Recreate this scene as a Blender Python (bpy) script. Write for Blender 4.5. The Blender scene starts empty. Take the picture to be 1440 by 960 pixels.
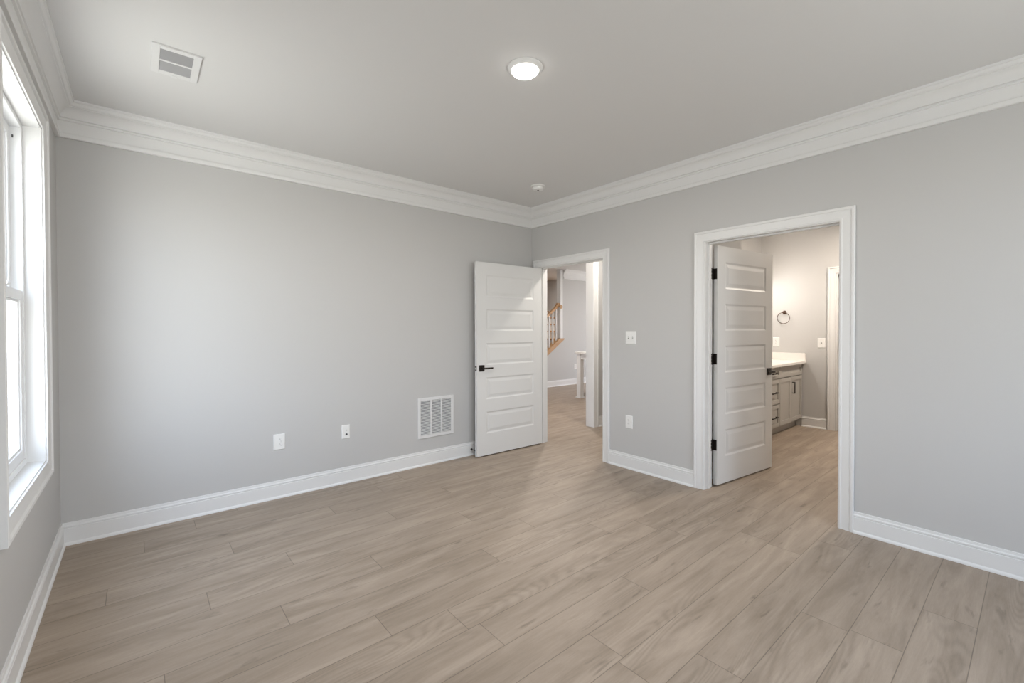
import bpy, bmesh, math, random
from mathutils import Vector, Matrix

C = bpy.context.scene.collection
SC = bpy.context.scene
PI = math.pi

# ------------------------------------------------------------------ camera
YAW, FPX, PITCH, ROLL = 6.98795380e-01, 6.24679076e+02, -1.16626613e-02, -2.48946730e-03
F = Vector((math.sin(YAW), math.cos(YAW), 0)); R = Vector((F.y, -F.x, 0)); U = Vector((0, 0, 1))
F2 = F * math.cos(PITCH) + U * math.sin(PITCH); U2 = -F * math.sin(PITCH) + U * math.cos(PITCH)
R3 = R * math.cos(ROLL) + U2 * math.sin(ROLL); U3 = -R * math.sin(ROLL) + U2 * math.cos(ROLL)
cd = bpy.data.cameras.new('camera'); cam = bpy.data.objects.new('camera', cd); C.objects.link(cam)
M = Matrix(((R3.x, U3.x, -F2.x, -3.5835), (R3.y, U3.y, -F2.y, -3.8957), (R3.z, U3.z, -F2.z, 1.3371), (0, 0, 0, 1)))
cam.matrix_world = M
cd.sensor_fit = 'HORIZONTAL'; cd.sensor_width = 36.0
cd.lens = FPX / 1440 * 36; cd.shift_y = -10.08 / 1440; cd.clip_start = 0.02
SC.camera = cam

# ------------------------------------------------------------------ world, exposure
SKY_STRENGTH = 17.6
w = bpy.data.worlds.new('world'); SC.world = w; w.use_nodes = True
nt = w.node_tree; nt.nodes.clear()
wo = nt.nodes.new('ShaderNodeOutputWorld'); bg = nt.nodes.new('ShaderNodeBackground')
tc = nt.nodes.new('ShaderNodeTexCoord'); sp = nt.nodes.new('ShaderNodeSeparateXYZ'); cr = nt.nodes.new('ShaderNodeValToRGB')
mr = nt.nodes.new('ShaderNodeMapRange'); mr.inputs[1].default_value = -1; mr.inputs[2].default_value = 1
nt.links.new(tc.outputs['Generated'], sp.inputs[0]); nt.links.new(sp.outputs[2], mr.inputs[0]); nt.links.new(mr.outputs[0], cr.inputs[0])
e = cr.color_ramp.elements
e[0].position = 0.0; e[0].color = (.68, .665, .635, 1)
e[1].position = 1.0; e[1].color = (.60, .74, 1.0, 1)
a = e.new(.485); a.color = (.69, .675, .65, 1)
a = e.new(.515); a.color = (.925, .945, 1.0, 1)
a = e.new(.72); a.color = (.72, .82, 1.0, 1)
# hazy bright side of the sky towards the sun
dp = nt.nodes.new('ShaderNodeVectorMath'); dp.operation = 'DOT_PRODUCT'; dp.inputs[1].default_value = (-.50, -.866, 0)
nt.links.new(tc.outputs['Generated'], dp.inputs[0])
m1 = nt.nodes.new('ShaderNodeMath'); m1.operation = 'MULTIPLY_ADD'; m1.inputs[1].default_value = .02 * SKY_STRENGTH; m1.inputs[2].default_value = .80 * SKY_STRENGTH
m2 = nt.nodes.new('ShaderNodeMath'); m2.operation = 'MAXIMUM'; m2.inputs[1].default_value = .40 * SKY_STRENGTH
nt.links.new(dp.outputs['Value'], m1.inputs[0]); nt.links.new(m1.outputs[0], m2.inputs[0])
nt.links.new(cr.outputs[0], bg.inputs[0]); nt.links.new(m2.outputs[0], bg.inputs[1])
nt.links.new(bg.outputs[0], wo.inputs[0])
vs = SC.view_settings
vs.view_transform = 'Standard'; vs.look = 'None'; vs.gamma = 1.0; vs.use_curve_mapping = False
vs.exposure = 0.07
SC.cycles.diffuse_bounces = 7; SC.cycles.max_bounces = 12; SC.cycles.transparent_max_bounces = 12
SC.cycles.caustics_reflective = False; SC.cycles.caustics_refractive = False
SC.cycles.sample_clamp_indirect = 6.0

def portal(loc, direction, wy, wz):
    l = bpy.data.lights.new('window_daylight', 'AREA'); l.shape = 'RECTANGLE'; l.size = wy; l.size_y = wz
    l.cycles.is_portal = True
    o = bpy.data.objects.new('window_daylight', l); C.objects.link(o)
    o.location = loc; o.rotation_euler = Vector(direction).to_track_quat('-Z', 'Z').to_euler()

# ------------------------------------------------------------------ dimensions
H = 2.743; W = 3.964; REAR = -5.36
XB = 3.37                       # far wall of the bathroom
VY = -1.27                      # vanity wall
HY = 3.38                       # far wall of the room beyond
XE = 9.0

# ------------------------------------------------------------------ materials
def mat(name, col, rough=.5, metal=0.0, spec=.5, bump=0.0, bscale=200.0, vary=0.0):
    m = bpy.data.materials.new(name); m.use_nodes = True; t = m.node_tree; b = t.nodes['Principled BSDF']
    b.inputs['Base Color'].default_value = (*col, 1); b.inputs['Roughness'].default_value = rough
    b.inputs['Metallic'].default_value = metal; b.inputs['Specular IOR Level'].default_value = spec
    co = t.nodes.new('ShaderNodeTexCoord')
    if vary or bump:
        n = t.nodes.new('ShaderNodeTexNoise'); n.inputs['Scale'].default_value = bscale; n.inputs['Detail'].default_value = 3
        t.links.new(co.outputs['Object'], n.inputs['Vector'])
        if vary:
            mx = t.nodes.new('ShaderNodeMix'); mx.data_type = 'RGBA'
            mx.inputs[6].default_value = (*[c * (1 - vary) for c in col], 1); mx.inputs[7].default_value = (*[min(1, c * (1 + vary)) for c in col], 1)
            t.links.new(n.outputs['Fac'], mx.inputs[0]); t.links.new(mx.outputs[2], b.inputs['Base Color'])
        if bump:
            bp = t.nodes.new('ShaderNodeBump'); bp.inputs['Strength'].default_value = bump; bp.inputs['Distance'].default_value = .001
            t.links.new(n.outputs['Fac'], bp.inputs['Height']); t.links.new(bp.outputs['Normal'], b.inputs['Normal'])
    return m

WALL = mat('grey_wall_paint', (.547, .543, .537), .60, spec=.25, bump=.12, bscale=350, vary=.012)
CEIL = mat('ceiling_paint', (.710, .707, .703), .75, spec=.15, bump=.10, bscale=300, vary=.01)
TRIM = mat('white_trim_paint', (.76, .76, .757), .38, spec=.4, bump=.03, bscale=120, vary=.006)
DOORM = mat('white_door_paint', (.72, .72, .715), .42, spec=.4, bump=.05, bscale=260, vary=.006)
VINYL = mat('white_vinyl', (.84, .85, .86), .35, spec=.45, vary=.004, bscale=40)
PLATE = mat('white_plate_plastic', (.82, .82, .81), .35, spec=.45, vary=.004, bscale=60)
GRILLE = mat('white_enamel_steel', (.74, .74, .74), .42, spec=.4, vary=.006, bscale=60)
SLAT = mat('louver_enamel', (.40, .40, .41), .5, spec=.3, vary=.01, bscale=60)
DARK = mat('shade_and_port_black', (.05, .05, .055), .8, vary=.1, bscale=30)  # black for the shade inside the ducts and for the cable port
SLOT = mat('slot_grey', (.10, .10, .10), .6, vary=.1, bscale=30)
BRONZE = mat('oil_rubbed_bronze', (.030, .024, .020), .42, metal=.6, spec=.5, bump=.05, vary=.15, bscale=90)
BROWNB = mat('brushed_bronze', (.10, .062, .045), .38, metal=.75, vary=.15, bscale=90)
STEEL = mat('satin_steel', (.55, .55, .55), .3, metal=.9, vary=.03, bscale=90)
CAB = mat('greige_cabinet_paint', (.43, .41, .38), .45, spec=.35, bump=.04, bscale=150, vary=.008)
QUARTZ = mat('white_quartz', (.82, .80, .77), .22, spec=.5, vary=.02, bscale=25)
CORK = mat('door_stop_rubber', (.03, .03, .03), .6, vary=.1, bscale=40)
def glass_mat():
    m = bpy.data.materials.new('window_glass'); m.use_nodes = True; t = m.node_tree; t.nodes.clear()
    o = t.nodes.new('ShaderNodeOutputMaterial'); tr = t.nodes.new('ShaderNodeBsdfTransparent'); tr.inputs[0].default_value = (.83, .845, .84, 1)
    g = t.nodes.new('ShaderNodeBsdfGlossy'); g.inputs['Roughness'].default_value = .0
    fr = t.nodes.new('ShaderNodeFresnel'); ge = t.nodes.new('ShaderNodeNewGeometry'); mp = t.nodes.new('ShaderNodeMapRange')
    mp.inputs[3].default_value = 1.45; mp.inputs[4].default_value = 1 / 1.45; t.links.new(ge.outputs['Backfacing'], mp.inputs[0]); t.links.new(mp.outputs[0], fr.inputs[0])
    mx = t.nodes.new('ShaderNodeMixShader'); t.links.new(fr.outputs[0], mx.inputs[0]); t.links.new(tr.outputs[0], mx.inputs[1]); t.links.new(g.outputs[0], mx.inputs[2])
    t.links.new(mx.outputs[0], o.inputs[0]); return m
GLASS = glass_mat()
def emit_mat(name, col, s):
    m = bpy.data.materials.new(name); m.use_nodes = True; b = m.node_tree.nodes['Principled BSDF']
    b.inputs['Base Color'].default_value = (.8, .8, .8, 1); b.inputs['Emission Color'].default_value = (*col, 1); b.inputs['Emission Strength'].default_value = s
    return m
def wood_mat(name, c1, c2):
    m = bpy.data.materials.new(name); m.use_nodes = True; t = m.node_tree; b = t.nodes['Principled BSDF']
    co = t.nodes.new('ShaderNodeTexCoord'); mp = t.nodes.new('ShaderNodeMapping'); mp.inputs['Scale'].default_value = (3, 40, 40)
    n = t.nodes.new('ShaderNodeTexNoise'); n.inputs['Scale'].default_value = 1.5; n.inputs['Detail'].default_value = 5
    r = t.nodes.new('ShaderNodeValToRGB'); r.color_ramp.elements[0].color = (*c1, 1); r.color_ramp.elements[1].color = (*c2, 1)
    r.color_ramp.elements[0].position = .3; r.color_ramp.elements[1].position = .7
    t.links.new(co.outputs['Object'], mp.inputs[0]); t.links.new(mp.outputs[0], n.inputs['Vector']); t.links.new(n.outputs['Fac'], r.inputs[0])
    t.links.new(r.outputs[0], b.inputs['Base Color']); b.inputs['Roughness'].default_value = .4; return m
OAK = wood_mat('oak_stair_wood', (.42, .24, .11), (.56, .34, .17))

def floor_mat():
    m = bpy.data.materials.new('oak_vinyl_plank'); m.use_nodes = True; t = m.node_tree; L = t.links; b = t.nodes['Principled BSDF']
    def N(k): return t.nodes.new(k)
    def ma(op, x, y=None, z=None):
        n = N('ShaderNodeMath'); n.operation = op
        for i, v in enumerate((x, y, z)):
            if v is None: continue
            if isinstance(v, (int, float)): n.inputs[i].default_value = v
            else: L.new(v, n.inputs[i])
        return n.outputs[0]
    co = N('ShaderNodeTexCoord'); s = N('ShaderNodeSeparateXYZ'); L.new(co.outputs['Object'], s.inputs[0])
    X, Y = s.outputs[0], s.outputs[1]
    PW, PL = .1825, 1.52
    v = ma('DIVIDE', ma('ADD', Y, 3.725), PW); row = ma('FLOOR', v); fv = ma('FRACT', v)
    wn = N('ShaderNodeTexWhiteNoise'); wn.noise_dimensions = '1D'; L.new(row, wn.inputs['W'])
    known = {0: -.74, 1: -2.7, 2: -1.2, 3: -1.834, 4: -.6, 5: -2.085, 6: -1.60, 7: -2.41, 8: -.95, 9: -2.75, 10: -2.0, 11: -3.07, 12: -2.55, 13: -3.332,
             14: -2.92, 15: -2.2, 16: -3.16, 17: -2.5, 18: -3.57}
    known_sum = None; any_known = None
    for k, off in known.items():
        c = ma('COMPARE', row, float(k), .4); tt = ma('MULTIPLY', c, off)
        known_sum = tt if known_sum is None else ma('ADD', known_sum, tt)
        any_known = c if any_known is None else ma('ADD', any_known, c)
    off = ma('ADD', known_sum, ma('MULTIPLY', ma('SUBTRACT', 1.0, any_known), ma('MULTIPLY', wn.outputs['Value'], PL)))
    u = ma('DIVIDE', ma('SUBTRACT', X, off), PL); col = ma('FLOOR', u); fu = ma('FRACT', u)
    cv = N('ShaderNodeCombineXYZ'); L.new(row, cv.inputs[0]); L.new(col, cv.inputs[1])
    wn2 = N('ShaderNodeTexWhiteNoise'); wn2.noise_dimensions = '2D'; L.new(cv.outputs[0], wn2.inputs['Vector'])
    pid = wn2.outputs['Value']; pc = N('ShaderNodeSeparateColor'); L.new(wn2.outputs['Color'], pc.inputs[0])
    # coordinates within each plank, shifted per plank
    gx = ma('ADD', X, ma('MULTIPLY', pid, 37.0)); gy = ma('ADD', Y, ma('MULTIPLY', pc.outputs[1], 23.0))
    def vec(sx, sy, zz=0.0):
        c = N('ShaderNodeCombineXYZ'); L.new(ma('MULTIPLY', gx, sx), c.inputs[0]); L.new(ma('MULTIPLY', gy, sy), c.inputs[1]); c.inputs[2].default_value = zz; return c.outputs[0]
    def noise(vc, sc, det=4, dist=0.0, rough=.55):
        n = N('ShaderNodeTexNoise'); n.inputs['Scale'].default_value = sc; n.inputs['Detail'].default_value = det; n.inputs['Distortion'].default_value = dist
        n.inputs['Roughness'].default_value = rough; L.new(vc, n.inputs['Vector']); return n.outputs['Fac']
    fine = ma('ADD', ma('MULTIPLY', noise(vec(9, 170), 1.0, 4, 0, .7), .6), ma('MULTIPLY', noise(vec(45, 420, 5.0), 1.0, 3, 0, .7), .4))                # pores
    band = noise(vec(1.5, 12), 1.0, 6, .5, .62)            # broad streaks
    # cathedral figure: contour lines of a stretched field
    fld = noise(vec(1.1, 6.5, 3.7), 1.0, 1, .25, .4)
    ring = ma('ABSOLUTE', ma('SINE', ma('MULTIPLY', fld, 62.0)))
    ring = ma('POWER', ring, 3.0)
    rmask = N('ShaderNodeMapRange'); rmask.inputs[1].default_value = .45; rmask.inputs[2].default_value = .62; L.new(noise(vec(.8, 5.0, 17.3), 1.0, 1), rmask.inputs[0]); ring = ma('MULTIPLY', ring, rmask.outputs[0])
    knot = noise(vec(4.5, 26, 9.1), 1.0, 3, .5)
    kn = N('ShaderNodeMapRange'); kn.inputs[1].default_value = .63; kn.inputs[2].default_value = .78; L.new(knot, kn.inputs[0])
    r = N('ShaderNodeValToRGB'); L.new(band, r.inputs[0])
    e = r.color_ramp.elements
    e[0].position = .32; e[0].color = (.262, .207, .158, 1); e[1].position = .68; e[1].color = (.392, .318, .254, 1)
    val = ma('ADD', .96, ma('MULTIPLY', pc.outputs[0], .07))
    val = ma('MULTIPLY', val, ma('ADD', .78, ma('MULTIPLY', fine, .44)))
    val = ma('MULTIPLY', val, ma('SUBTRACT', 1.02, ma('MULTIPLY', ring, .13)))
    val = ma('MULTIPLY', val, ma('SUBTRACT', 1.0, ma('MULTIPLY', kn.outputs[0], .42)))
    # seams
    dy = ma('MULTIPLY', ma('MINIMUM', fv, ma('SUBTRACT', 1.0, fv)), PW)
    dx = ma('MULTIPLY', ma('MINIMUM', fu, ma('SUBTRACT', 1.0, fu)), PL)
    d = ma('MINIMUM', dy, dx)
    sm = N('ShaderNodeMapRange'); sm.interpolation_type = 'SMOOTHSTEP'; sm.inputs[1].default_value = .0006; sm.inputs[2].default_value = .0024
    sm.inputs[3].default_value = .55; sm.inputs[4].default_value = 1.0; L.new(d, sm.inputs[0])
    val = ma('MULTIPLY', val, sm.outputs[0])
    mx = N('ShaderNodeMix'); mx.data_type = 'RGBA'; mx.blend_type = 'MULTIPLY'; mx.inputs[0].default_value = 1.0
    cc = N('ShaderNodeCombineColor'); [L.new(val, cc.inputs[i]) for i in range(3)]
    L.new(r.outputs[0], mx.inputs[6]); L.new(cc.outputs[0], mx.inputs[7]); L.new(mx.outputs[2], b.inputs['Base Color'])
    b.inputs['Roughness'].default_value = .46; b.inputs['Specular IOR Level'].default_value = .38
    bp = N('ShaderNodeBump'); bp.inputs['Strength'].default_value = .25; bp.inputs['Distance'].default_value = .0012
    hh = ma('ADD', ma('MULTIPLY', sm.outputs[0], 1.0), ma('MULTIPLY', fine, .18)); L.new(hh, bp.inputs['Height']); L.new(bp.outputs['Normal'], b.inputs['Normal'])
    return m
FLOOR = floor_mat()

# ------------------------------------------------------------------ mesh helpers
def obj(name, bm, mats, parent=None, smooth=None, bevel=None, recalc=True):
    if recalc: bmesh.ops.recalc_face_normals(bm, faces=bm.faces[:])
    me = bpy.data.meshes.new(name); bm.to_mesh(me); bm.free()
    for m in (mats if isinstance(mats, (list, tuple)) else [mats]): me.materials.append(m)
    if smooth:
        for p in me.polygons: p.use_smooth = True
        me.set_sharp_from_angle(angle=math.radians(smooth))
    o = bpy.data.objects.new(name, me); C.objects.link(o)
    if parent: o.parent = parent
    if bevel:
        b = o.modifiers.new('edge', 'BEVEL'); b.width = bevel; b.segments = 2; b.limit_method = 'ANGLE'; b.angle_limit = math.radians(40)
    return o
def tag(o, label, cat=None, group=None, kind=None):
    o['label'] = label
    if cat: o['category'] = cat
    if group: o['group'] = group
    if kind: o['kind'] = kind
    return o
def thing(name, label, cat, loc=(0, 0, 0), rotz=0.0, group=None, kind=None):
    o = bpy.data.objects.new(name, None); o.empty_display_size = .05; C.objects.link(o)
    o.location = loc; o.rotation_euler = (0, 0, rotz); return tag(o, label, cat, group, kind)
def box(bm, x0, x1, y0, y1, z0, z1, mi=0, mtx=None):
    vs_ = [bm.verts.new((x, y, z)) for x in (x0, x1) for y in (y0, y1) for z in (z0, z1)]
    if mtx is not None:
        for v in vs_: v.co = mtx @ v.co
    for f in ((0, 1, 3, 2), (4, 6, 7, 5), (0, 4, 5, 1), (2, 3, 7, 6), (0, 2, 6, 4), (1, 5, 7, 3)):
        bm.faces.new([vs_[i] for i in f]).material_index = mi
def cyl(bm, c, axis, r, h, n=32, mi=0, r2=None):
    """solid of revolution from c along axis, length h"""
    lathe(bm, c, axis, [(0, 0), (r, 0), (r if r2 is None else r2, h), (0, h)], n, mi)
def lathe(bm, c, axis, prof, n=32, mi=0):
    ax = Vector(axis).normalized(); t = Vector((0, 0, 1)) if abs(ax.z) < .9 else Vector((1, 0, 0))
    a = ax.cross(t).normalized(); b = ax.cross(a); c = Vector(c); rings = []
    for r, h in prof:
        if r < 1e-6: rings.append([bm.verts.new(c + ax * h)])
        else: rings.append([bm.verts.new(c + ax * h + a * r * math.cos(2 * PI * k / n) + b * r * math.sin(2 * PI * k / n)) for k in range(n)])
    for p, q in zip(rings, rings[1:]):
        for k in range(n):
            k2 = (k + 1) % n
            if len(p) == 1 and len(q) == 1: continue
            if len(p) == 1: f = [p[0], q[k2], q[k]]
            elif len(q) == 1: f = [p[k], p[k2], q[0]]
            else: f = [p[k], p[k2], q[k2], q[k]]
            bm.faces.new(f).material_index = mi
def tube(bm, pts, r, n=12, closed=False, mi=0):
    pts = [Vector(p) for p in pts]; rings = []; m = len(pts)
    for i, p in enumerate(pts):
        d = (pts[(i + 1) % m] - pts[i - 1]) if closed else (pts[min(i + 1, m - 1)] - pts[max(i - 1, 0)])
        d.normalize(); t = Vector((0, 0, 1)) if abs(d.z) < .95 else Vector((1, 0, 0))
        if closed: t = Vector((1, 0, 0)) if abs(d.x) < .95 else Vector((0, 0, 1))
        a = d.cross(t).normalized(); b = d.cross(a)
        rings.append([bm.verts.new(p + a * r * math.cos(2 * PI * k / n) + b * r * math.sin(2 * PI * k / n)) for k in range(n)])
    for i in range(m if closed else m - 1):
        p, q = rings[i], rings[(i + 1) % m]
        for k in range(n): bm.faces.new([p[k], p[(k + 1) % n], q[(k + 1) % n], q[k]]).material_index = mi
    if not closed: bm.faces.new(rings[0]); bm.faces.new(rings[-1][::-1])
def prism(bm, poly, axis, a0, a1):
    """poly: 2-D points in the plane normal to axis ('x': (y,z), 'y': (x,z), 'z': (x,y))"""
    def P(p, a): return {'x': (a, p[0], p[1]), 'y': (p[0], a, p[1]), 'z': (p[0], p[1], a)}[axis]
    A = [bm.verts.new(P(p, a0)) for p in poly]; B = [bm.verts.new(P(p, a1)) for p in poly]
    bm.faces.new(A); bm.faces.new(B[::-1])
    for i in range(len(poly)): j = (i + 1) % len(poly); bm.faces.new([A[i], A[j], B[j], B[i]])
def rings_of(pts, prof, n, closed):
    pts = [Vector(p) for p in pts]; n = Vector(n); m = len(pts); out = []
    for i in range(m):
        din = (pts[i] - pts[i - 1]).normalized() if (closed or i > 0) else None
        dout = (pts[(i + 1) % m] - pts[i]).normalized() if (closed or i < m - 1) else None
        if din is None: din = dout
        if dout is None: dout = din
        l1 = n.cross(din); l2 = n.cross(dout); mit = (l1 + l2); mit = mit / max(mit.dot(l1), 1e-6)
        out.append([pts[i] + mit * u + n * v for u, v in prof])
    return out
def sweep(bm, pts, prof, n, closed=False, segs=None):
    rg = rings_of(pts, prof, n, closed); m = len(pts); k = len(prof)
    for i in (segs if segs is not None else range(m if closed else m - 1)):
        A = [bm.verts.new(v) for v in rg[i]]; B = [bm.verts.new(v) for v in rg[(i + 1) % m]]
        for j in range(k): bm.faces.new([A[j], A[(j + 1) % k], B[(j + 1) % k], B[j]])
        bm.faces.new(A); bm.faces.new(B[::-1])
    bmesh.ops.remove_doubles(bm, verts=bm.verts[:], dist=1e-5)
def wall_mesh(bm, axis, p0, p1, a0, a1, z0, z1, ops):
    """wall slab with rectangular openings; axis 'x' = wall normal along x"""
    A = sorted({a0, a1, *[v for o in ops for v in o[:2]]}); Z = sorted({z0, z1, *[v for o in ops for v in o[2:]]})
    def hole(i, j):
        if i < 0 or j < 0 or i >= len(A) - 1 or j >= len(Z) - 1: return True
        ca = (A[i] + A[i + 1]) / 2; cz = (Z[j] + Z[j + 1]) / 2
        return any(o[0] < ca < o[1] and o[2] < cz < o[3] for o in ops)
    vd = {}
    def V(p, a, z):
        k = (p, a, z)
        if k not in vd: vd[k] = bm.verts.new((p, a, z) if axis == 'x' else (a, p, z))
        return vd[k]
    for i in range(len(A) - 1):
        for j in range(len(Z) - 1):
            if hole(i, j): continue
            x, y, zz, t = A[i], A[i + 1], Z[j], Z[j + 1]
            bm.faces.new([V(p0, x, zz), V(p0, y, zz), V(p0, y, t), V(p0, x, t)])
            bm.faces.new([V(p1, x, zz), V(p1, x, t), V(p1, y, t), V(p1, y, zz)])
            for h, (s, q) in ((hole(i - 1, j), ((x, zz), (x, t))), (hole(i + 1, j), ((y, zz), (y, t))), (hole(i, j - 1), ((x, zz), (y, zz))), (hole(i, j + 1), ((x, t), (y, t)))):
                if h: bm.faces.new([V(p0, *s), V(p0, *q), V(p1, *q), V(p1, *s)])
def wall(name, label, axis, p0, p1, a0, a1, ops=(), z0=0.0, z1=H, m=None):
    bm = bmesh.new(); wall_mesh(bm, axis, p0, p1, a0, a1, z0, z1, list(ops))
    return tag(obj(name, bm, m or WALL), label, 'wall', kind='structure')

# ------------------------------------------------------------------ shell
JT = .019                        # jamb thickness
D1 = (-1.053, -.133); D2 = (-3.027, -2.112); DZ = 2.048      # clear openings in the right wall
WZ0, WZ1 = .655, 2.385
WIN = [(-1.46, -.54)]
bm = bmesh.new(); box(bm, -4.3, XE + .2, REAR - .2, 6.8, -.12, 0); tag(obj('floor', bm, FLOOR), 'light brown oak plank floor running from the bedroom into hall and bathroom', 'floor', kind='structure')
bm = bmesh.new(); box(bm, -4.3, XE + .2, REAR - .2, 6.8, H, H + .12); tag(obj('ceiling', bm, CEIL), 'flat pale grey painted ceiling', 'ceiling', kind='structure')
wall('wall_back', 'grey wall with return grille, outlet and cable plate', 'y', 0, .13, -W - .16, .12)
wall('wall_right', 'grey wall with the two white framed doorways', 'x', 0, .12, REAR - .14, 0, [(D1[0] - JT, D1[1] + JT, 0, DZ + JT), (D2[0] - JT, D2[1] + JT, 0, DZ + JT)])
wall('wall_left', 'grey wall with the white framed window', 'x', -W - .16, -W, REAR - .14, 0, [(a - .012, b + .012, WZ0 - .012, WZ1 + .012) for a, b in WIN])
RW = [(-3.2, -2.2), (-1.7, -.7)]
wall('wall_rear', 'grey wall behind the photographer', 'y', REAR - .14, REAR, -W, 0, [(a, b, .655, 2.385) for a, b in RW])
# hall and room beyond the far doorway
wall('wall_hall', 'pale wall beyond the far doorway with wide cased opening', 'y', 0, .13, .12, XE, [(.18, 1.14, 0, 2.40)])
wall('wall_vanity', 'bathroom wall behind the vanity', 'y', VY, -1.15, .12, XE)
wall('wall_end', 'end wall of the open room beyond the hall', 'x', XE, XE + .14, -1.27, 6.8, [(.5, 3.0, .5, 2.4), (4.0, 6.0, .5, 2.4)])
wall('wall_west', 'outer wall of the open room beyond the hall', 'x', -W - .16, -W, .13, 3.5, [(1.3, 2.4, .7, 2.2)])
# wall below and beside the stair
bm = bmesh.new()
SL = .183 / .27
prism(bm, [(-W - .16, 0), (XE, 0), (XE, H), (4.045, H), (4.045, 1.075), (2.50, 1.06 - 1.52 * SL), (2.35, H), (-W - .16, H)], 'y', HY, HY + .12)
tag(obj('wall_stair', bm, WALL), 'far greige wall beside and beneath the oak staircase', 'wall', kind='structure')
wall('wall_stairwell', 'dim wall at the back of the stairwell', 'y', 6.5, 6.62, 2.2, 6.0)
wall('wall_stairwell', 'dim wall behind the lower stair flight', 'y', 4.46, 4.56, 2.0, 4.12)
wall('wall_stairwell', 'dim grey wall beside the upper stair flight', 'x', 5.55, 5.65, 3.5, 6.5)
wall('wall_stairwell', 'dim wall at the foot of the stair flight', 'x', 2.0, 2.1, 3.5, 4.46)
wall('wall_stairwell', 'dim wall closing the upper stair flight', 'x', 4.02, 4.12, 4.56, 6.5)
# bathroom
wall('wall_linen', 'short bathroom wall behind the open panelled door', 'y', -2.0, VY, .12, .95)
wall('wall_bath', 'warm lit bathroom wall with the towel ring', 'x', XB, XB + .12, -4.2, VY, [(-3.05, -2.18, 0, 2.054)])
wall('wall_bath_rear', 'bathroom wall out of sight beside the doorway', 'y', -4.32, -4.2, .12, 5.0)
wall('wall_closet', 'dim closet wall seen through the bathroom inner doorway', 'x', 4.6, 4.7, -4.2, VY)

# ------------------------------------------------------------------ trim profiles
CASE = [(0, 0), (0, .009), (.004, .011), (.010, .011), (.013, .008), (.020, .008), (.040, .013), (.056, .0145), (.058, .0115), (.062, .0125), (.066, .018), (.078, .019), (.083, .016), (.083, 0)]
BASE = [(0, 0), (.023, 0), (.023, .007), (.020, .014), (.014, .019), (.014, .102), (.009, .105), (.009, .109), (.0145, .112), (.0135, .119), (.008, .124), (.008, .128), (.0065, .1385), (0, .1385)]
CROWN = [(0, -.218), (.019, -.218), (.022, -.213), (.022, -.192), (.018, -.188), (.018, -.185), (.010, -.182), (.010, -.114), (.020, -.112), (.022, -.106), (.016, -.103), (.016, -.099), (.026, -.096),
         (.027, -.084), (.031, -.072), (.038, -.060), (.047, -.050), (.058, -.043), (.068, -.040), (.068, -.034), (.076, -.032), (.081, -.027), (.085, -.019), (.085, -.015), (.091, -.013), (.091, 0), (0, 0)]
loop = [(0, REAR, 0), (0, 0, 0), (-W, 0, 0), (-W, REAR, 0)]
for i, (s, lb) in enumerate((('right', 'wide white crown moulding over the two doorways'), ('back', 'wide white crown moulding over the wall with the return grille'),
                             ('left', 'wide white crown moulding above the window'), ('rear', 'white crown moulding on the wall behind the photographer'))):
    bm = bmesh.new(); sweep(bm, [(x, y, H) for x, y, z in loop], CROWN, (0, 0, 1), True, [i])
    tag(obj('trim_crown_' + s, bm, TRIM, smooth=28), lb, 'crown moulding', kind='structure')
CW = .083; RV = .006             # casing width and reveal
def base(name, lb, pts):
    bm = bmesh.new(); sweep(bm, [(x, y, 0) for x, y in pts], BASE, (0, 0, 1)); return tag(obj(name, bm, TRIM, smooth=28), lb, 'baseboard', kind='structure')
# bedroom corners are mitred: build the whole loop, keep one side per object
def base_side(name, lb, pts, seg):
    bm = bmesh.new(); sweep(bm, [(x, y, 0) for x, y in pts], BASE, (0, 0, 1), segs=[seg]); tag(obj(name, bm, TRIM, smooth=28), lb, 'baseboard', kind='structure')
full = [(0, REAR), (0, 0), (-W, 0), (-W, REAR), (0, REAR)]
base_side('baseboard_back', 'white baseboard under the return grille wall', [(0, D1[1] + RV + CW), (0, 0), (-W, 0), (-W, REAR)], 1)
base_side('baseboard_left', 'white baseboard under the window', [(0, 0), (-W, 0), (-W, REAR), (0, REAR)], 1)
base_side('baseboard_rear', 'white baseboard behind the photographer', [(-W, 0), (-W, REAR), (0, REAR), (0, 0)], 1)
base_side('baseboard_corner', 'short white baseboard hidden behind the open hall door', [(0, D1[1] + RV + CW), (0, 0), (-W, 0)], 0)
base('baseboard_middle', 'white baseboard between the two doorways', [(0, D2[1] + RV + CW), (0, D1[0] - RV - CW)])
base_side('baseboard_right', 'white baseboard beyond the bathroom doorway towards the photographer', [(-W, REAR), (0, REAR), (0, D2[0] - RV - CW)], 1)
base('baseboard_hall', 'white baseboard on the hall wall past the cased opening', [(XE, 0), (1.14 + .089, 0)])
base('baseboard_stair', 'white baseboard along the far wall under the staircase', [(XE, HY), (-W, HY)])
base('baseboard_linen', 'white baseboard behind the open bathroom door', [(.95, VY), (.95, -2.0), (.12, -2.0)])
base('baseboard_bath', 'white baseboard between the vanity and inner bathroom doorway', [(XB, -2.18 + .094), (XB, -1.80)])
# crown in the room beyond
bm = bmesh.new(); sweep(bm, [(XE, .13, H), (XE, HY, H), (4.12, HY, H)], CROWN, (0, 0, 1), segs=[1])
tag(obj('trim_crown_stair', bm, TRIM, smooth=28), 'white crown moulding on the far wall beside the staircase', 'crown moulding', kind='structure')

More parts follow.
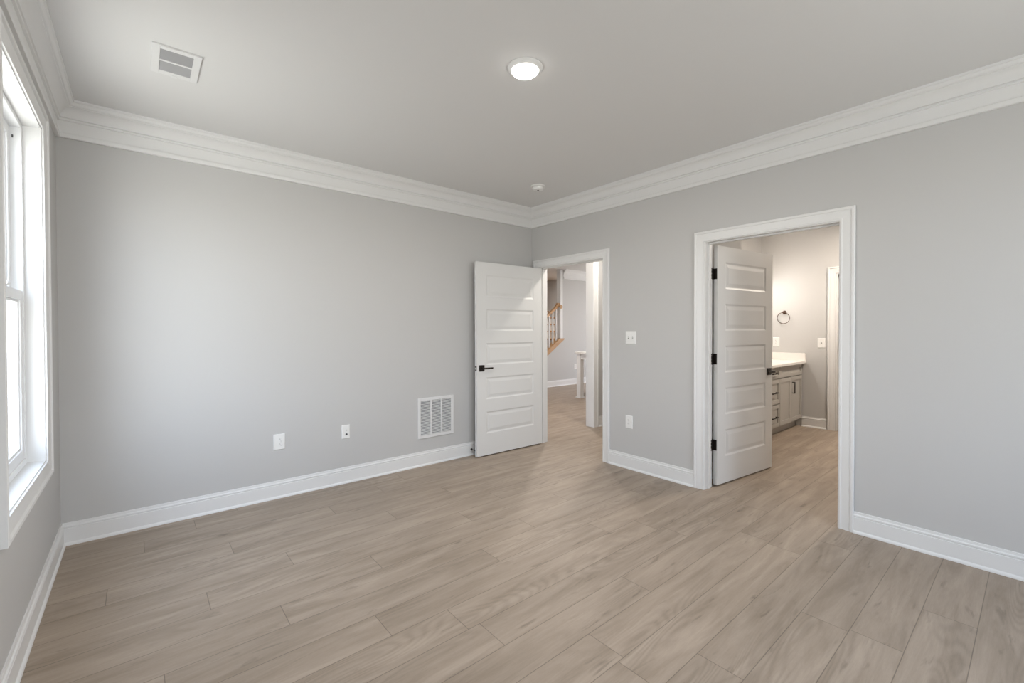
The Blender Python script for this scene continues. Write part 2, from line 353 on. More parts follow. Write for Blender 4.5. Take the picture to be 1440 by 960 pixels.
# ------------------------------------------------------------------ door frames
def casing(bm, n, pos, a0, a1, zt, z0=0.0, closed=False, prof=CASE):
    """casing round an opening a0..a1 on plane pos with outward normal n (axis aligned)"""
    n = Vector(n); l = n.cross(Vector((0, 0, 1)))
    hi, lo = (a1, a0) if (l.x + l.y) > 0 else (a0, a1)
    P = (lambda a, z: (pos, a, z)) if abs(n.x) > .5 else (lambda a, z: (a, pos, z))
    sweep(bm, [P(hi, z0), P(hi, zt), P(lo, zt), P(lo, z0)], prof, n, closed)
def door_frame(name, label, a0, a1, x0, x1, stop, strike=None):
    root = thing(name, label, 'door frame', (0, (a0 + a1) / 2, 0), kind='structure')
    oy = (a0 + a1) / 2
    def put(nm, bm, m, **k):
        bmesh.ops.translate(bm, verts=bm.verts[:], vec=(0, -oy, 0)); return obj(nm, bm, m, root, **k)
    bm = bmesh.new(); casing(bm, (-1, 0, 0), x0, a0 - RV, a1 + RV, DZ + RV); put('casing', bm, TRIM, smooth=28)
    bm = bmesh.new(); casing(bm, (1, 0, 0), x1, a0 - RV, a1 + RV, DZ + RV); put('casing', bm, TRIM, smooth=28)
    bm = bmesh.new(); prism(bm, [(a0 - JT, 0), (a0, 0), (a0, DZ), (a1, DZ), (a1, 0), (a1 + JT, 0), (a1 + JT, DZ + JT), (a0 - JT, DZ + JT)], 'x', x0, x1); put('jamb', bm, TRIM)
    bm = bmesh.new(); t = .011; prism(bm, [(a0, 0), (a0 + t, 0), (a0 + t, DZ - t), (a1 - t, DZ - t), (a1 - t, 0), (a1, 0), (a1, DZ), (a0, DZ)], 'x', stop, stop + .036); put('door_stop_moulding', bm, TRIM, bevel=.002)
    if strike:
        bm = bmesh.new(); box(bm, strike[0], strike[1], a0 - .001, a0 + .0015, .905, .965); box(bm, strike[2], strike[2] + .010, a0 - .006, a0 + .0015, .918, .952)
        put('strike_plate', bm, STEEL)
    return root
door_frame('door_frame_1', 'white moulded frame round the hall doorway by the room corner', D1[0], D1[1], 0, .12, .036, (-.001, .03, -.012))
door_frame('door_frame_2', 'white moulded frame round the bathroom doorway', D2[0], D2[1], 0, .12, .048)
# cased opening beyond the hall
rt = thing('trim_opening', 'white cased opening between the hall and the room with the stairs', 'door frame', (.66, 0, 0), kind='structure')
bm = bmesh.new(); prism(bm, [(.18 - .66, 0), (.20 - .66, 0), (.20 - .66, 2.38), (1.13 - .66, 2.38), (1.13 - .66, 0), (1.145 - .66, 0), (1.145 - .66, 2.40), (.18 - .66, 2.40)], 'y', -.001, .131); obj('jamb', bm, TRIM, rt)
bm = bmesh.new(); sweep(bm, [(1.20 - .735, 0, 2.386), (1.136 - .66, 0, 2.386), (1.136 - .66, 0, 0)], [(u, v) for u, v in CASE], (0, -1, 0), segs=[1]); obj('casing', bm, TRIM, rt, smooth=28)
bm = bmesh.new(); box(bm, -.45, .559, -.018, 0, 2.386, 2.475); obj('head_casing', bm, TRIM, rt, bevel=.004)
bm = bmesh.new(); sweep(bm, [(1.136 - .66, .13, 0), (1.136 - .66, .13, 2.386)], CASE, (0, 1, 0)); 
obj('casing', bm, TRIM, rt, smooth=28)
# inner bathroom doorway
rt = thing('door_frame_3', 'white moulded frame of the dim inner doorway past the towel ring', 'door frame', (XB, -2.615, 0), kind='structure')
bm = bmesh.new(); casing(bm, (-1, 0, 0), 0, -3.03 + 2.615, -2.175 + 2.615, 2.054); obj('casing', bm, TRIM, rt, smooth=28)
bm = bmesh.new(); prism(bm, [(-.435, 0), (-.42, 0), (-.42, 2.04), (.42, 2.04), (.42, 0), (.435, 0), (.435, 2.055), (-.435, 2.055)], 'x', -.001, .121); obj('jamb', bm, TRIM, rt)

# ------------------------------------------------------------------ panelled doors
DW, DT, DZ0, DZ1 = .908, .035, .012, 2.038
PANELS = [(.240, .470), (.600, .830), (.960, 1.190), (1.319, 1.549), (1.677, 1.907)]
def door_leaf_mesh():
    bm = bmesh.new(); st = .120
    xs = [0, st, DW - st, DW]; zs = [DZ0] + [v for p in PANELS for v in p] + [DZ1]
    STEPS = [(0, 0), (.006, .0025), (.014, .0055), (.021, .0055), (.027, .0048), (.050, .0015)]
    for side in (0, 1):
        ys = 0.0 if side == 0 else -DT; s = -1 if side == 0 else 1
        def V(x, z, d=0.0): return bm.verts.new((x, ys + s * d, z))
        for i in range(3):
            for j in range(len(zs) - 1):
                x0, x1, z0, z1 = xs[i], xs[i + 1], zs[j], zs[j + 1]
                if i == 1 and j % 2 == 1:
                    prev = None
                    for ins, d in STEPS:
                        cur = [V(x0 + ins, z0 + ins, d), V(x1 - ins, z0 + ins, d), V(x1 - ins, z1 - ins, d), V(x0 + ins, z1 - ins, d)]
                        if prev:
                            for k in range(4): bm.faces.new([prev[k], prev[(k + 1) % 4], cur[(k + 1) % 4], cur[k]])
                        prev = cur
                    bm.faces.new(prev)
                else:
                    bm.faces.new([V(x0, z0), V(x1, z0), V(x1, z1), V(x0, z1)])
    for x in (0, DW):
        for j in range(len(zs) - 1): bm.faces.new([bm.verts.new(p) for p in ((x, 0, zs[j]), (x, -DT, zs[j]), (x, -DT, zs[j + 1]), (x, 0, zs[j + 1]))])
    for z in (DZ0, DZ1):
        for i in range(3): bm.faces.new([bm.verts.new(p) for p in ((xs[i], 0, z), (xs[i + 1], 0, z), (xs[i + 1], -DT, z), (xs[i], -DT, z))])
    bmesh.ops.remove_doubles(bm, verts=bm.verts[:], dist=1e-5)
    return bm
HZ = .930
def door(name, label, loc, rot, hinge_parts):
    root = thing(name, label, 'door', loc, rot, kind='structure')
    obj('door_leaf', door_leaf_mesh(), DOORM, root)
    hx = DW - .060
    for s in (1, -1):
        y = 0 if s == 1 else -DT
        bm = bmesh.new(); box(bm, hx - .033, hx + .033, min(y, y + s * .008), max(y, y + s * .008), HZ - .033, HZ + .033)
        r = obj('handle_rose', bm, BRONZE, root, bevel=.002)
        bm = bmesh.new(); cyl(bm, (hx, y + s * .008, HZ), (0, s, 0), .011, .036, 20)
        yy = y + s * .044; box(bm, hx - .112, hx + .011, min(yy, yy + s * .011), max(yy, yy + s * .011), HZ - .0085, HZ + .0085)
        obj('lever_handle', bm, BRONZE, r, bevel=.002)
    bm = bmesh.new(); box(bm, DW - .0005, DW + .0012, -DT / 2 - .0125, -DT / 2 + .0125, HZ - .028, HZ + .028)
    lp = obj('latch_plate', bm, BRONZE, root, bevel=.001)
    bm = bmesh.new(); box(bm, DW + .0012, DW + .011, -DT / 2 - .006, -DT / 2 + .006, HZ - .009, HZ + .009); obj('latch_bolt', bm, STEEL, lp, bevel=.002)
    for z in (.35, 1.08, 1.80):
        hinge_parts(root, z)
    return root
def hinge_hall(root, z):                     # pin on the side away from the hall (local y = -DT side)
    bm = bmesh.new(); cyl(bm, (-.006, -DT - .006, z - .045), (0, 0, 1), .0065, .09, 16); box(bm, -.0015, 0, -DT - .002, -.004, z - .044, z + .044)
    obj('hinge', bm, BRONZE, root)
def hinge_bath(root, z):
    bm = bmesh.new(); cyl(bm, (-.010, .006, z - .045), (0, 0, 1), .0065, .09, 16)
    cyl(bm, (-.010, .006, z - .050), (0, 0, 1), .0045, .10, 12)
    box(bm, -.012, -.0002, -.002, .006, z - .044, z + .044)
    box(bm, -.0025, 0, -.031, .002, z - .045, z + .045)
    for k in (-.03, 0, .03): cyl(bm, (-.0025, -.018, z + k), (-1, 0, 0), .004, .0012, 10)
    # leaf screwed to the jamb
    mt = root.matrix_world.inverted()
    x0 = .088 - .155; box(bm, x0, -.008, -.0045, -.002, z - .045, z + .045, mtx=Matrix.Rotation(math.radians(6.5), 4, 'Z'))
    for k in (-.03, 0, .03):
        c = Matrix.Rotation(math.radians(6.5), 4, 'Z') @ Vector((x0 + .018, -.0045, z + k)); cyl(bm, c, (0, -1, 0), .0042, .0012, 10, mi=1)
    obj('hinge', bm, [BRONZE, STEEL], root)
door('door_1', 'white five-panel door standing open against the return grille wall', (-.004, -.165, 0), PI - math.radians(.9), hinge_hall)
door('door_2', 'white five-panel door standing open into the bathroom', (.155, -2.108, 0), -math.radians(6.5), hinge_bath)

# ------------------------------------------------------------------ windows
def window(name, label, y0, y1, detail=True):
    yc = (y0 + y1) / 2; root = thing(name, label, 'window', (-W, yc, 0), kind='structure'); a0, a1 = y0 - yc, y1 - yc
    def ring(bm, x0, x1, a0, a1, z0, z1, t, tb=None):
        tb = tb or t
        box(bm, x0, x1, a0, a0 + t, z0, z1); box(bm, x0, x1, a1 - t, a1, z0, z1); box(bm, x0, x1, a0 + t, a1 - t, z1 - t, z1); box(bm, x0, x1, a0 + t, a1 - t, z0, z0 + tb)
    wp = [(u, v + (.003 if v > .015 else 0)) for u, v in CASE]
    bm = bmesh.new(); casing(bm, (1, 0, 0), 0, a0 - RV, a1 + RV, WZ1 + RV, WZ0 - RV, True, wp); obj('casing', bm, TRIM, root, smooth=28)
    bm = bmesh.new(); ring(bm, -.160, .0, a0 - .012, a1 + .012, WZ0 - .012, WZ1 + .012, .012); obj('jamb_liner', bm, TRIM, root)
    f = bmesh.new(); ring(f, -.150, -.066, a0, a1, WZ0, WZ1, .022, .030); fr = obj('window_frame', f, VINYL, root, bevel=.002)
    mid = 1.52
    for nm, x1, z0, z1 in (('lower_sash', -.072, WZ0 + .030, mid + .018), ('upper_sash', -.108, mid - .018, WZ1 - .022)):
        s = bmesh.new(); b0, b1 = a0 + .022, a1 - .022
        ring(s, x1 - .034, x1, b0, b1, z0, z1, .048, .050)
        ring(s, x1 - .026, x1 - .008, b0 + .048, b1 - .048, z0 + .050, z1 - .048, .012)
        so = obj(nm, s, VINYL, root, bevel=.002)
        g = bmesh.new(); box(g, x1 - .020, x1 - .016, b0 + .050, b1 - .050, z0 + .052, z1 - .050); obj('glass_pane', g, GLASS, so)
    l = bmesh.new(); box(l, -.076, -.050, -.03, .03, mid + .018, mid + .026); cyl(l, (-.063, 0, mid + .026), (0, 0, 1), .012, .008, 16); obj('sash_lock', l, VINYL, root, bevel=.001)
    for s in (-1, 1):
        l = bmesh.new(); y = (a1 - .022) * s if s > 0 else a0 + .022
        box(l, -.100, -.094, min(y, y - s * .004), max(y, y - s * .004), WZ1 - .078, WZ1 - .064); obj('track_latch', l, SLOT, root, bevel=.001)
    portal((-W - .175, yc, (WZ0 + WZ1) / 2), (1, 0, 0), y1 - y0, WZ1 - WZ0)
    return root
window('window_1', 'white double-hung window with deep reveal beside the room corner', *WIN[0])
for a, b in RW:
    root = thing('window_2', 'white framed window behind the photographer, ' + ('the one nearer the double-hung window' if a < -2 else 'the one nearer the bathroom doorway'), 'window', ((a + b) / 2, REAR, 0), kind='structure'); h = (b - a) / 2
    bm = bmesh.new(); casing(bm, (0, 1, 0), 0, -h, h, WZ1, WZ0, True); obj('casing', bm, TRIM, root, smooth=28)
    bm = bmesh.new()
    for p in ((-h, -h + .06, .655, 2.385), (h - .06, h, .655, 2.385), (-h, h, .655, .71), (-h, h, 2.33, 2.385), (-h, h, 1.49, 1.55)): box(bm, p[0], p[1], -.12, -.07, p[2], p[3])
    obj('window_frame', bm, VINYL, root)
    bm = bmesh.new(); box(bm, -h + .06, h - .06, -.10, -.096, .71, 2.33); obj('glass_pane', bm, GLASS, root)
    portal(((a + b) / 2, REAR - .16, 1.52), (0, 1, 0), b - a, 1.73)
portal((XE + .15, 1.75, 1.45), (-1, 0, 0), 2.5, 1.9)
portal((-W - .175, 1.85, 1.45), (1, 0, 0), 1.1, 1.5)

# ------------------------------------------------------------------ ceiling fittings
LED = emit_mat('led_lens', (1, .97, .92), 11.0)
def downlight(label, x, y, power, col=(1, .93, .84), rad=.095, lens=.074, parts=True):
    root = thing('ceiling_light', label, 'ceiling light', (x, y, H))
    bm = bmesh.new(); lathe(bm, (0, 0, 0), (0, 0, -1), [(rad, 0), (rad, .004), (rad - .004, .009), (lens + .004, .016), (lens, .018), (lens - .003, .015), (lens - .003, 0)], 48)
    obj('trim_ring', bm, PLATE, root, smooth=35)
    bm = bmesh.new(); lathe(bm, (0, 0, 0), (0, 0, -1), [(lens - .003, .010), (lens - .002, .022), (lens - .008, .028), (lens - .025, .032), (0, .034)], 48); obj('diffuser', bm, LED, root, smooth=60)
    l = bpy.data.lights.new('lamp_light', 'AREA'); l.shape = 'DISK'; l.size = lens * 1.9; l.energy = power; l.color = col
    o = bpy.data.objects.new('lamp_light', l); C.objects.link(o); o.parent = root; o.location = (0, 0, -.038)
    return root
downlight('round white LED ceiling light glowing in the middle of the bedroom ceiling', -1.978, -2.100, 22)
downlight('round ceiling light in the hall just outside the far doorway', .80, -.66, 25)
downlight('unseen round ceiling light added to brighten the bathroom', 2.75, -3.05, 46, (1, .88, .75))  # unseen lamp, added as fill for the bathroom walls and floor
downlight('unseen round ceiling light added over the kitchen island to brighten the room beyond the hall', 4.4, 1.2, 20, (1, .90, .82))  # invented lamp, lifts the light in the room beyond the hall
downlight('unseen round ceiling light added just past the cased opening to brighten the floor beyond the hall', 1.9, 1.3, 36, (1, .90, .82))  # invented lamp, brightens the floor past the opening
downlight('unseen round ceiling light added above the stair landing to lighten the stairwell', 4.8, 4.1, 15, (1, .96, .92))  # added lamp, lightens the otherwise dark stairwell

root = thing('smoke_detector', 'small round white smoke detector on the ceiling near the corner', 'smoke detector', (-.563, -.705, H))
bm = bmesh.new(); lathe(bm, (0, 0, 0), (0, 0, -1), [(0, 0), (.070, 0), (.071, .008), (.068, .013), (.050, .013), (0, .013)], 40); obj('mounting_base', bm, PLATE, root, smooth=35)
bm = bmesh.new(); lathe(bm, (0, 0, 0), (0, 0, -1), [(.050, .012), (.050, .016), (.056, .018), (.055, .030), (.048, .038), (.020, .041), (0, .041)], 40); sh = obj('sensor_housing', bm, PLATE, root, smooth=35)
bm = bmesh.new(); cyl(bm, (0, 0, -.0405), (0, 0, -1), .010, .003, 20); obj('test_button', bm, SLOT, sh)

# ceiling supply register
vx, vy, hx_, hy_ = -3.420, -.955, .101, .153
root = thing('air_register', 'white rectangular ceiling air register with two louver banks near the window', 'air vent', (vx, vy, H))
bm = bmesh.new(); ix, iy0, iy1 = .068, -.122, .112
t = .010
for b_ in ((-hx_, -ix, -hy_, hy_), (ix, hx_, -hy_, hy_), (-ix, ix, -hy_, iy0), (-ix, ix, iy1, hy_)): box(bm, *b_, -t, 0)
obj('frame', bm, GRILLE, root, bevel=.002)
bm = bmesh.new(); box(bm, -ix, ix, iy0, iy1, -.001, 0); obj('duct_shade_sheet', bm, DARK, root)  # flat black sheet, its colour stands in for shade above the louvers
bm = bmesh.new(); box(bm, -ix, ix, -.012, .003, -.010, -.001); obj('divider', bm, GRILLE, root, bevel=.001)
for (c0, c1, sgn) in ((iy0, -.012, -1), (.003, iy1, -1)):
    bm = bmesh.new(); n = 9
    for k in range(n):
        y = c0 + (k + .5) * (c1 - c0) / n
        mt = Matrix.Translation((0, y, -.0045)) @ Matrix.Rotation(math.radians((34 if c0 < -.05 else 22) * sgn), 4, 'X'); box(bm, -ix, ix, -.0066, .0066, -.0006, .0006, mtx=mt)
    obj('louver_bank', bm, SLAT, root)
bm = bmesh.new(); box(bm, -.012, .012, .135, .160, -.012, -.006); obj('damper_lever', bm, GRILLE, root, bevel=.002)
bm = bmesh.new(); cyl(bm, (0, -.138, -.007), (0, 0, -1), .004, .0015, 12); obj('screw', bm, STEEL, root)
bm = bmesh.new(); cyl(bm, (0, .126, -.007), (0, 0, -1), .004, .0015, 12); obj('screw', bm, STEEL, root)

# return air grille on the back wall
rx0, rx1, rz0, rz1 = -1.512, -1.106, .268, .665
root = thing('return_grille', 'square white return air grille low on the wall beside the open door', 'air vent', ((rx0 + rx1) / 2, 0, rz0))
hw = (rx1 - rx0) / 2; hh = rz1 - rz0; fb = .030
bm = bmesh.new()
for b_ in ((-hw, -hw + fb, 0, hh), (hw - fb, hw, 0, hh), (-hw + fb, hw - fb, 0, fb), (-hw + fb, hw - fb, hh - fb, hh)): box(bm, b_[0], b_[1], -.010, 0, b_[2], b_[3])
obj('frame', bm, GRILLE, root, bevel=.003)
bm = bmesh.new(); box(bm, -hw + fb, hw - fb, -.001, 0, fb, hh - fb); obj('duct_shade_sheet', bm, DARK, root)  # no hole here: black sheet painted as the shade behind the louvers
iw = 2 * (hw - fb); bw = (iw - .028) / 3
for k in range(3):
    x0 = -hw + fb + k * (bw + .014); bm = bmesh.new(); n = 26
    for j in range(n):
        z = fb + (j + .5) * (hh - 2 * fb) / n
        mt = Matrix.Translation((0, -.0055, z)) @ Matrix.Rotation(math.radians(36), 4, 'X'); box(bm, x0, x0 + bw, -.0054, .0054, -.0006, .0006, mtx=mt)
    obj('louver_bank', bm, GRILLE, root)
    if k < 2: bm = bmesh.new(); box(bm, x0 + bw, x0 + bw + .014, -.011, -.001, fb, hh - fb); obj('mullion', bm, GRILLE, root)

# ------------------------------------------------------------------ wall plates (local frame: x along the wall, -y out of the wall)
def plate(name, label, cat, loc, rot, w_, h_):
    root = thing(name, label, cat, loc, rot)
    bm = bmesh.new(); prism(bm, [(-w_ / 2, 0), (w_ / 2, 0), (w_ / 2 - .001, -.002), (w_ / 2 - .005, -.0055), (-w_ / 2 + .005, -.0055), (-w_ / 2 + .001, -.002)], 'z', -h_ / 2, h_ / 2)
    for v in bm.verts:
        if v.co.y < -.004: v.co.z *= (h_ - .010) / h_
        elif v.co.y < -.001: v.co.z *= (h_ - .002) / h_
    obj('wall_plate', bm, PLATE, root); return root
def outlet(label, loc, rot, w_=.080, h_=.125, ox=0.0):
    root = plate('power_outlet', label, 'power outlet', loc, rot, w_, h_)
    for s in (1, -1):
        bm = bmesh.new(); z = s * .0195
        prism(bm, [(ox - .016, z - .010), (ox - .010, z - .0145), (ox + .010, z - .0145), (ox + .016, z - .010), (ox + .016, z + .010), (ox + .010, z + .0145), (ox - .010, z + .0145), (ox - .016, z + .010)], 'y', -.0075, -.004)
        box(bm, ox - .0075, ox - .0055, -.0079, -.0070, z - .002, z + .007, 1); box(bm, ox + .0055, ox + .0075, -.0079, -.0070, z - .001, z + .006, 1)
        cyl(bm, (ox, -.0070, z - .008), (0, -1, 0), .0025, .0009, 12, 1); obj('receptacle', bm, [PLATE, SLOT], root)
    bm = bmesh.new(); cyl(bm, (ox, -.005, 0), (0, -1, 0), .003, .0015, 12); obj('screw', bm, STEEL, root)
def switch(label, loc, rot, gangs, w_, h_=.122):
    root = plate('light_switch', label, 'light switch', loc, rot, w_, h_)
    for g in range(gangs):
        x = (g - (gangs - 1) / 2) * .046
        bm = bmesh.new(); box(bm, x - .0055, x + .0055, -.0062, -.004, -.0125, .0125, 1); mt = Matrix.Translation((x, -.006, 0)) @ Matrix.Rotation(math.radians(25 if g % 2 else -25), 4, 'X')
        box(bm, -.0045, .0045, -.012, .002, -.004, .004, mtx=mt); obj('toggle', bm, [PLATE, SLOT], root, bevel=.0008)
RT = -PI / 2                 # local -y -> world -x
outlet('white double power outlet on the grey wall between window and grille', (-2.734, 0, .445), 0, .085, .125, .010)
root = plate('cable_plate', 'narrow white cable jack plate on the wall beside the power outlet', 'cable plate', (-2.208, 0, .446), 0, .070, .120)
bm = bmesh.new(); cyl(bm, (.004, -.0055, .014), (0, -1, 0), .0045, .006, 16); obj('coaxial_jack', bm, STEEL, root)
bm = bmesh.new(); cyl(bm, (.004, -.0055, -.022), (0, -1, 0), .0085, .004, 20); obj('cable_port', bm, DARK, root)
switch('white double toggle switch plate on the wall between the two doorways', (0, -1.387, 1.253), RT, 2, .114, .124)
outlet('white double power outlet low on the wall between the two doorways', (0, -1.369, .447), RT, .080, .124)
outlet('white power outlet above the vanity side splash below the towel ring', (XB, -1.472, 1.147), RT, .084, .128)
switch('white single toggle switch beside the inner bathroom doorway', (XB, -2.022, 1.142), RT, 1, .090, .128)
outlet('white power outlet low on the far wall near the staircase', (4.540, HY, .428), 0, .085, .135)

def door_stop(label, loc, rotz):
    root = thing('door_stop', label, 'door stop', loc, rotz)
    bm = bmesh.new(); lathe(bm, (0, 0, 0), (0, -1, 0), [(0, 0), (.012, 0), (.012, .004), (.005, .007), (.0045, .055), (0, .055)], 16); obj('rod', bm, BRONZE, root, smooth=40)
    bm = bmesh.new(); lathe(bm, (0, -.055, 0), (0, -1, 0), [(0, 0), (.008, 0), (.009, .010), (.006, .014), (0, .014)], 16); obj('rubber_tip', bm, CORK, root, smooth=40)
door_stop('small black door stop on the baseboard behind the hall door', (-.890, -.0135, .062), 0)
door_stop('small black door stop on the baseboard behind the bathroom door', (.50, -2.0135, .060), 0)

# ------------------------------------------------------------------ towel ring
root = thing('towel_ring', 'round bronze towel ring on the bathroom wall above the vanity', 'towel ring', (XB, -1.578, 1.562))
bm = bmesh.new(); lathe(bm, (0, 0, 0), (-1, 0, 0), [(0, 0), (.026, 0), (.026, .006), (.018, .012), (.010, .016), (.009, .045), (.013, .048), (.013, .058), (0, .060)], 28); obj('wall_mount', bm, BROWNB, root, smooth=40)
bm = bmesh.new(); rr = .078; tube(bm, [(-.052 + .012 * (1 - math.cos(a_)) * .5, rr * math.sin(a_), -rr - .002 + rr * math.cos(a_)) for a_ in [2 * PI * k / 48 for k in range(48)]], .0042, 10, True); obj('ring', bm, BROWNB, root, smooth=60)

# ------------------------------------------------------------------ bathroom vanity
VF = -1.80; VX0, VX1 = 1.20, XB - .003; CT0, CT1 = .864, .896
root = thing('bathroom_vanity', 'greige shaker bathroom vanity cabinet with bronze pulls under the white countertop', 'cabinet', (VX0, VY, 0))
ox, oy = VX0, VY
bm = bmesh.new(); box(bm, 0, VX1 - ox, VF + .021 - oy, -.003, .105, CT0 - .001); obj('cabinet_body', bm, CAB, root)
bm = bmesh.new(); box(bm, .01, VX1 - ox, VF + .075 - oy, -.02, 0, .105); obj('toe_kick', bm, CAB, root)
def shaker(nm, x0, x1, z0, z1, pull=None, rail=.05):
    bm = bmesh.new(); g = .0025; x0 += g - ox; x1 -= g + ox; z0 += g; z1 -= g; y0 = VF - oy; y1 = y0 + .020
    box(bm, x0, x0 + rail, y0, y1, z0, z1); box(bm, x1 - rail, x1, y0, y1, z0, z1)
    rz = min(rail, (z1 - z0) * .3)
    box(bm, x0 + rail, x1 - rail, y0, y1, z0, z0 + rz); box(bm, x0 + rail, x1 - rail, y0, y1, z1 - rz, z1); box(bm, x0 + rail, x1 - rail, y0 + .009, y1, z0 + rz, z1 - rz)
    o = obj(nm, bm, CAB, root)
    if pull:
        px_, pz_, ori, ln = pull; px_ -= ox; b2 = bmesh.new(); s = .0055; st = .032
        ends = ((px_ - ln / 2, pz_), (px_ + ln / 2, pz_)) if ori == 'h' else ((px_, pz_ - ln / 2), (px_, pz_ + ln / 2))
        for ex, ez in ends: box(b2, ex - s, ex + s, y0 - st, y0, ez - s, ez + s)
        (ax, az), (bx, bz) = ends; box(b2, ax - s, bx + s, y0 - st - s, y0 - st + s, az - s, bz + s); obj('pull', b2, BRONZE, o, bevel=.0015)
    return o
A0, A1, A2, A3 = VX0 + .01, 2.10, 2.56, VX1 - .015
ZT = (.714, .856)
shaker('drawer', A1, A2, *ZT, pull=(2.335, .785, 'h', .17), rail=.045)
shaker('drawer', A1, A2, .400, .705, pull=(2.335, .548, 'h', .17))
shaker('drawer', A1, A2, .112, .392, pull=(2.335, .245, 'h', .17))
shaker('false_front', A2 + .004, A3, *ZT, rail=.05)
shaker('door', A2 + .004, 2.945, .112, .705)
shaker('door', 2.949, A3, .112, .705, pull=(2.985, .560, 'v', .14))
shaker('false_front', A0, A1 - .004, *ZT, rail=.05)
shaker('door', A0, (A0 + A1) / 2 - .002, .112, .705)
shaker('door', (A0 + A1) / 2 + .002, A1 - .004, .112, .705, pull=((A0 + A1) / 2 + .04, .560, 'v', .14))
root = thing('vanity_countertop', 'white quartz countertop with side splash on the bathroom vanity', 'countertop', (VX0, VY, CT0))
bm = bmesh.new(); box(bm, -.01, XB - .001 - VX0, -1.845 - VY, -.001, 0, CT1 - CT0); obj('counter_slab', bm, QUARTZ, root, bevel=.003)
bm = bmesh.new(); box(bm, XB - .021 - VX0, XB - .001 - VX0, -1.840 - VY, -.02, CT1 - CT0, .135); obj('side_splash', bm, QUARTZ, root, bevel=.002)
bm = bmesh.new(); box(bm, -.01, XB - .022 - VX0, -.021, -.001, CT1 - CT0, .135); obj('back_splash', bm, QUARTZ, root, bevel=.002)
# vanity wall light
GLOBE = emit_mat('frosted_globe', (1, .84, .66), 12.0)
root = thing('vanity_light', 'three-shade wall light over the vanity', 'wall light', (2.66, VY, 2.12))
bm = bmesh.new(); box(bm, -.28, .28, -.022, -.001, -.03, .03); obj('back_plate', bm, BRONZE, root, bevel=.003)
for k in (-1, 0, 1):
    bm = bmesh.new(); tube(bm, [(k * .2, -.02, 0), (k * .2, -.08, 0), (k * .2, -.10, -.02)], .008, 10); a_ = obj('arm', bm, BRONZE, root)
    bm = bmesh.new(); lathe(bm, (k * .2, -.10, -.02), (0, 0, -1), [(0, 0), (.03, .004), (.045, .06), (.052, .12), (.048, .12), (.04, .06), (.0, .02)], 24); obj('shade', bm, GLOBE, a_, smooth=50)
    l = bpy.data.lights.new('lamp_light', 'POINT'); l.energy = 5.8; l.color = (1, .94, .88); l.shadow_soft_size = .05
    o = bpy.data.objects.new('lamp_light', l); C.objects.link(o); o.parent = root; o.location = (k * .2, -.10, -.17)

# ------------------------------------------------------------------ staircase beyond
root = thing('staircase', 'oak and white staircase rising behind the far wall beyond the hall', 'staircase', (0, 0, 0))
RI, GO, LZ, LX = .183, .27, 1.098, 4.12
for k in range(5):                                          # lower flight, rising along +x to the landing
    x = LX - (5 - k) * GO; z = (k + 1) * RI
    bm = bmesh.new(); box(bm, x - .025, x + GO, 3.505, 4.455, z - .028, z); obj('tread', bm, OAK, root, bevel=.006)
    bm = bmesh.new(); box(bm, x, x + .018, 3.505, 4.455, z - RI, z - .028); obj('riser', bm, TRIM, root)
bm = bmesh.new(); box(bm, LX - .025, 5.545, 3.505, 4.50, LZ - .03, LZ); obj('landing', bm, OAK, root)
bm = bmesh.new(); box(bm, LX, LX + .018, 3.505, 4.455, LZ - RI, LZ - .03); obj('riser', bm, TRIM, root)
for k in range(7):                                          # upper flight, rising away along +y
    y = 4.50 + k * .27; z = LZ + (k + 1) * .19
    if z > H - .2: break
    bm = bmesh.new(); box(bm, 4.125, 5.545, y - .025, y + .27, z - .03, z); obj('tread', bm, OAK, root, bevel=.006)
    bm = bmesh.new(); box(bm, 4.125, 5.545, y, y + .018, z - .19, z - .03); obj('riser', bm, TRIM, root)
bm = bmesh.new(); zl = lambda x: 1.115 - (3.99 - x) * SL
prism(bm, [(2.45, zl(2.45) - .085), (2.45, zl(2.45)), (3.985, 1.118), (4.13, 1.118), (4.13, 1.095)], 'y', HY - .030, HY + .125); obj('stringer_cap', bm, OAK, root, bevel=.003)
yb = HY + .045; railz = lambda x: 1.615 + (x - 3.64) * .70
x = 3.922
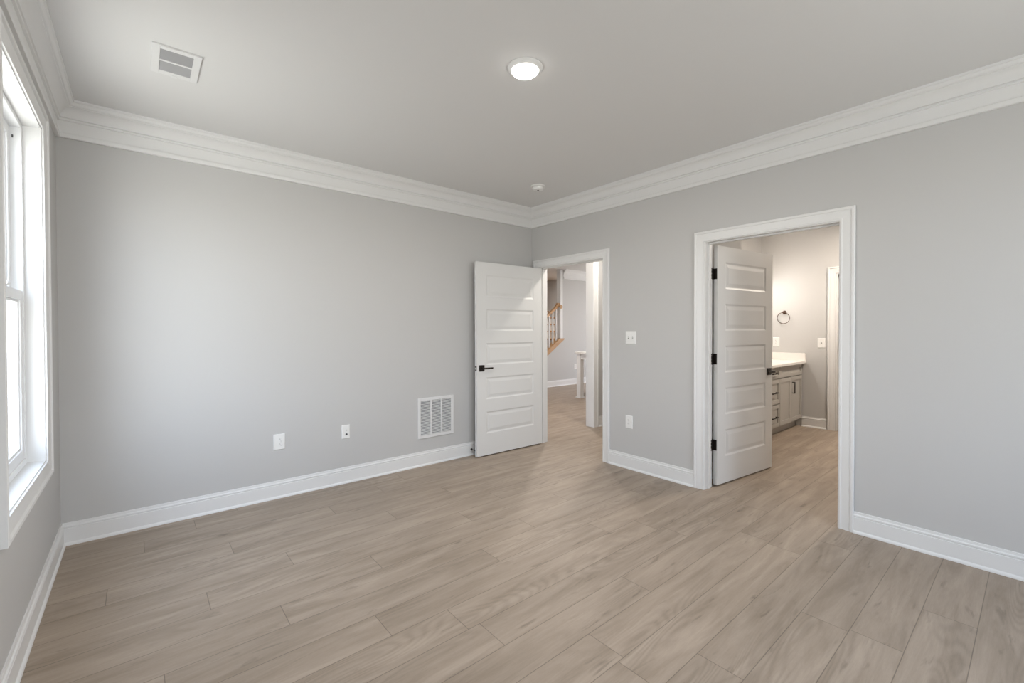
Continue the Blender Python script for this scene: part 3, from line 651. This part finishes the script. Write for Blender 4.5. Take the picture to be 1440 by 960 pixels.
while x > 2.5:
    bm = bmesh.new(); s = .016; zb, zt = zl(x) - .01, railz(x)
    box(bm, x - s, x + s, yb - s, yb + s, zb, zt); obj('baluster', bm, TRIM, root, bevel=.003); x -= .117
bm = bmesh.new(); prism(bm, [(2.45, railz(2.45)), (2.45, railz(2.45) + .06), (3.86, railz(3.86) + .065), (3.95, railz(3.95) + .115), (4.02, railz(3.95) + .115), (4.02, railz(3.95) + .045), (3.96, railz(3.96))], 'y', yb - .032, yb + .032)
obj('handrail', bm, OAK, root, bevel=.010)
bm = bmesh.new(); box(bm, 4.010, 4.090, HY - .012, HY + .0, 1.12, H - .001); box(bm, 4.020, 4.045, HY, HY + .12, 1.12, H - .001); obj('wall_end_board', bm, TRIM, root, bevel=.003)
bm = bmesh.new(); cyl(bm, (4.02, HY - .012, 1.86), (0, -1, 0), .045, .018, 24); obj('rail_rosette', bm, OAK, root)
bm = bmesh.new(); box(bm, 2.40, 2.49, yb - .045, yb + .045, 0, 1.15); bx_ = obj('newel_post', bm, TRIM, root, bevel=.004)

# ------------------------------------------------------------------ island table in the room beyond
root = thing('kitchen_island', 'white island with square legs and pale stone top beyond the hall', 'kitchen island', (2.93, 1.01, 0))
for px_, py_ in ((0, 0), (1.9, 0), (0, .80), (1.9, .80)):
    bm = bmesh.new(); box(bm, px_, px_ + .095, py_, py_ + .095, .0, .862); box(bm, px_ - .016, px_ + .111, py_ - .016, py_ + .111, 0, .022)
    box(bm, px_ - .008, px_ + .103, py_ - .008, py_ + .103, .022, .038)
    obj('leg', bm, TRIM, root, bevel=.003)
bm = bmesh.new()
for b_ in ((.095, 1.9, .015, .035), (.095, 1.9, .86, .88)): box(bm, *b_, .755, .862)
for b_ in ((.015, .035, .095, .80), (1.96, 1.98, .095, .80)): box(bm, *b_, .755, .862)
obj('apron', bm, TRIM, root)
bm = bmesh.new(); box(bm, -.030, 2.04, -.045, .915, .863, .893); obj('countertop', bm, QUARTZ, root, bevel=.004)
bm = bmesh.new(); box(bm, .75, 1.90, .10, .85, 0, .754); obj('cabinet_base', bm, CAB, root)
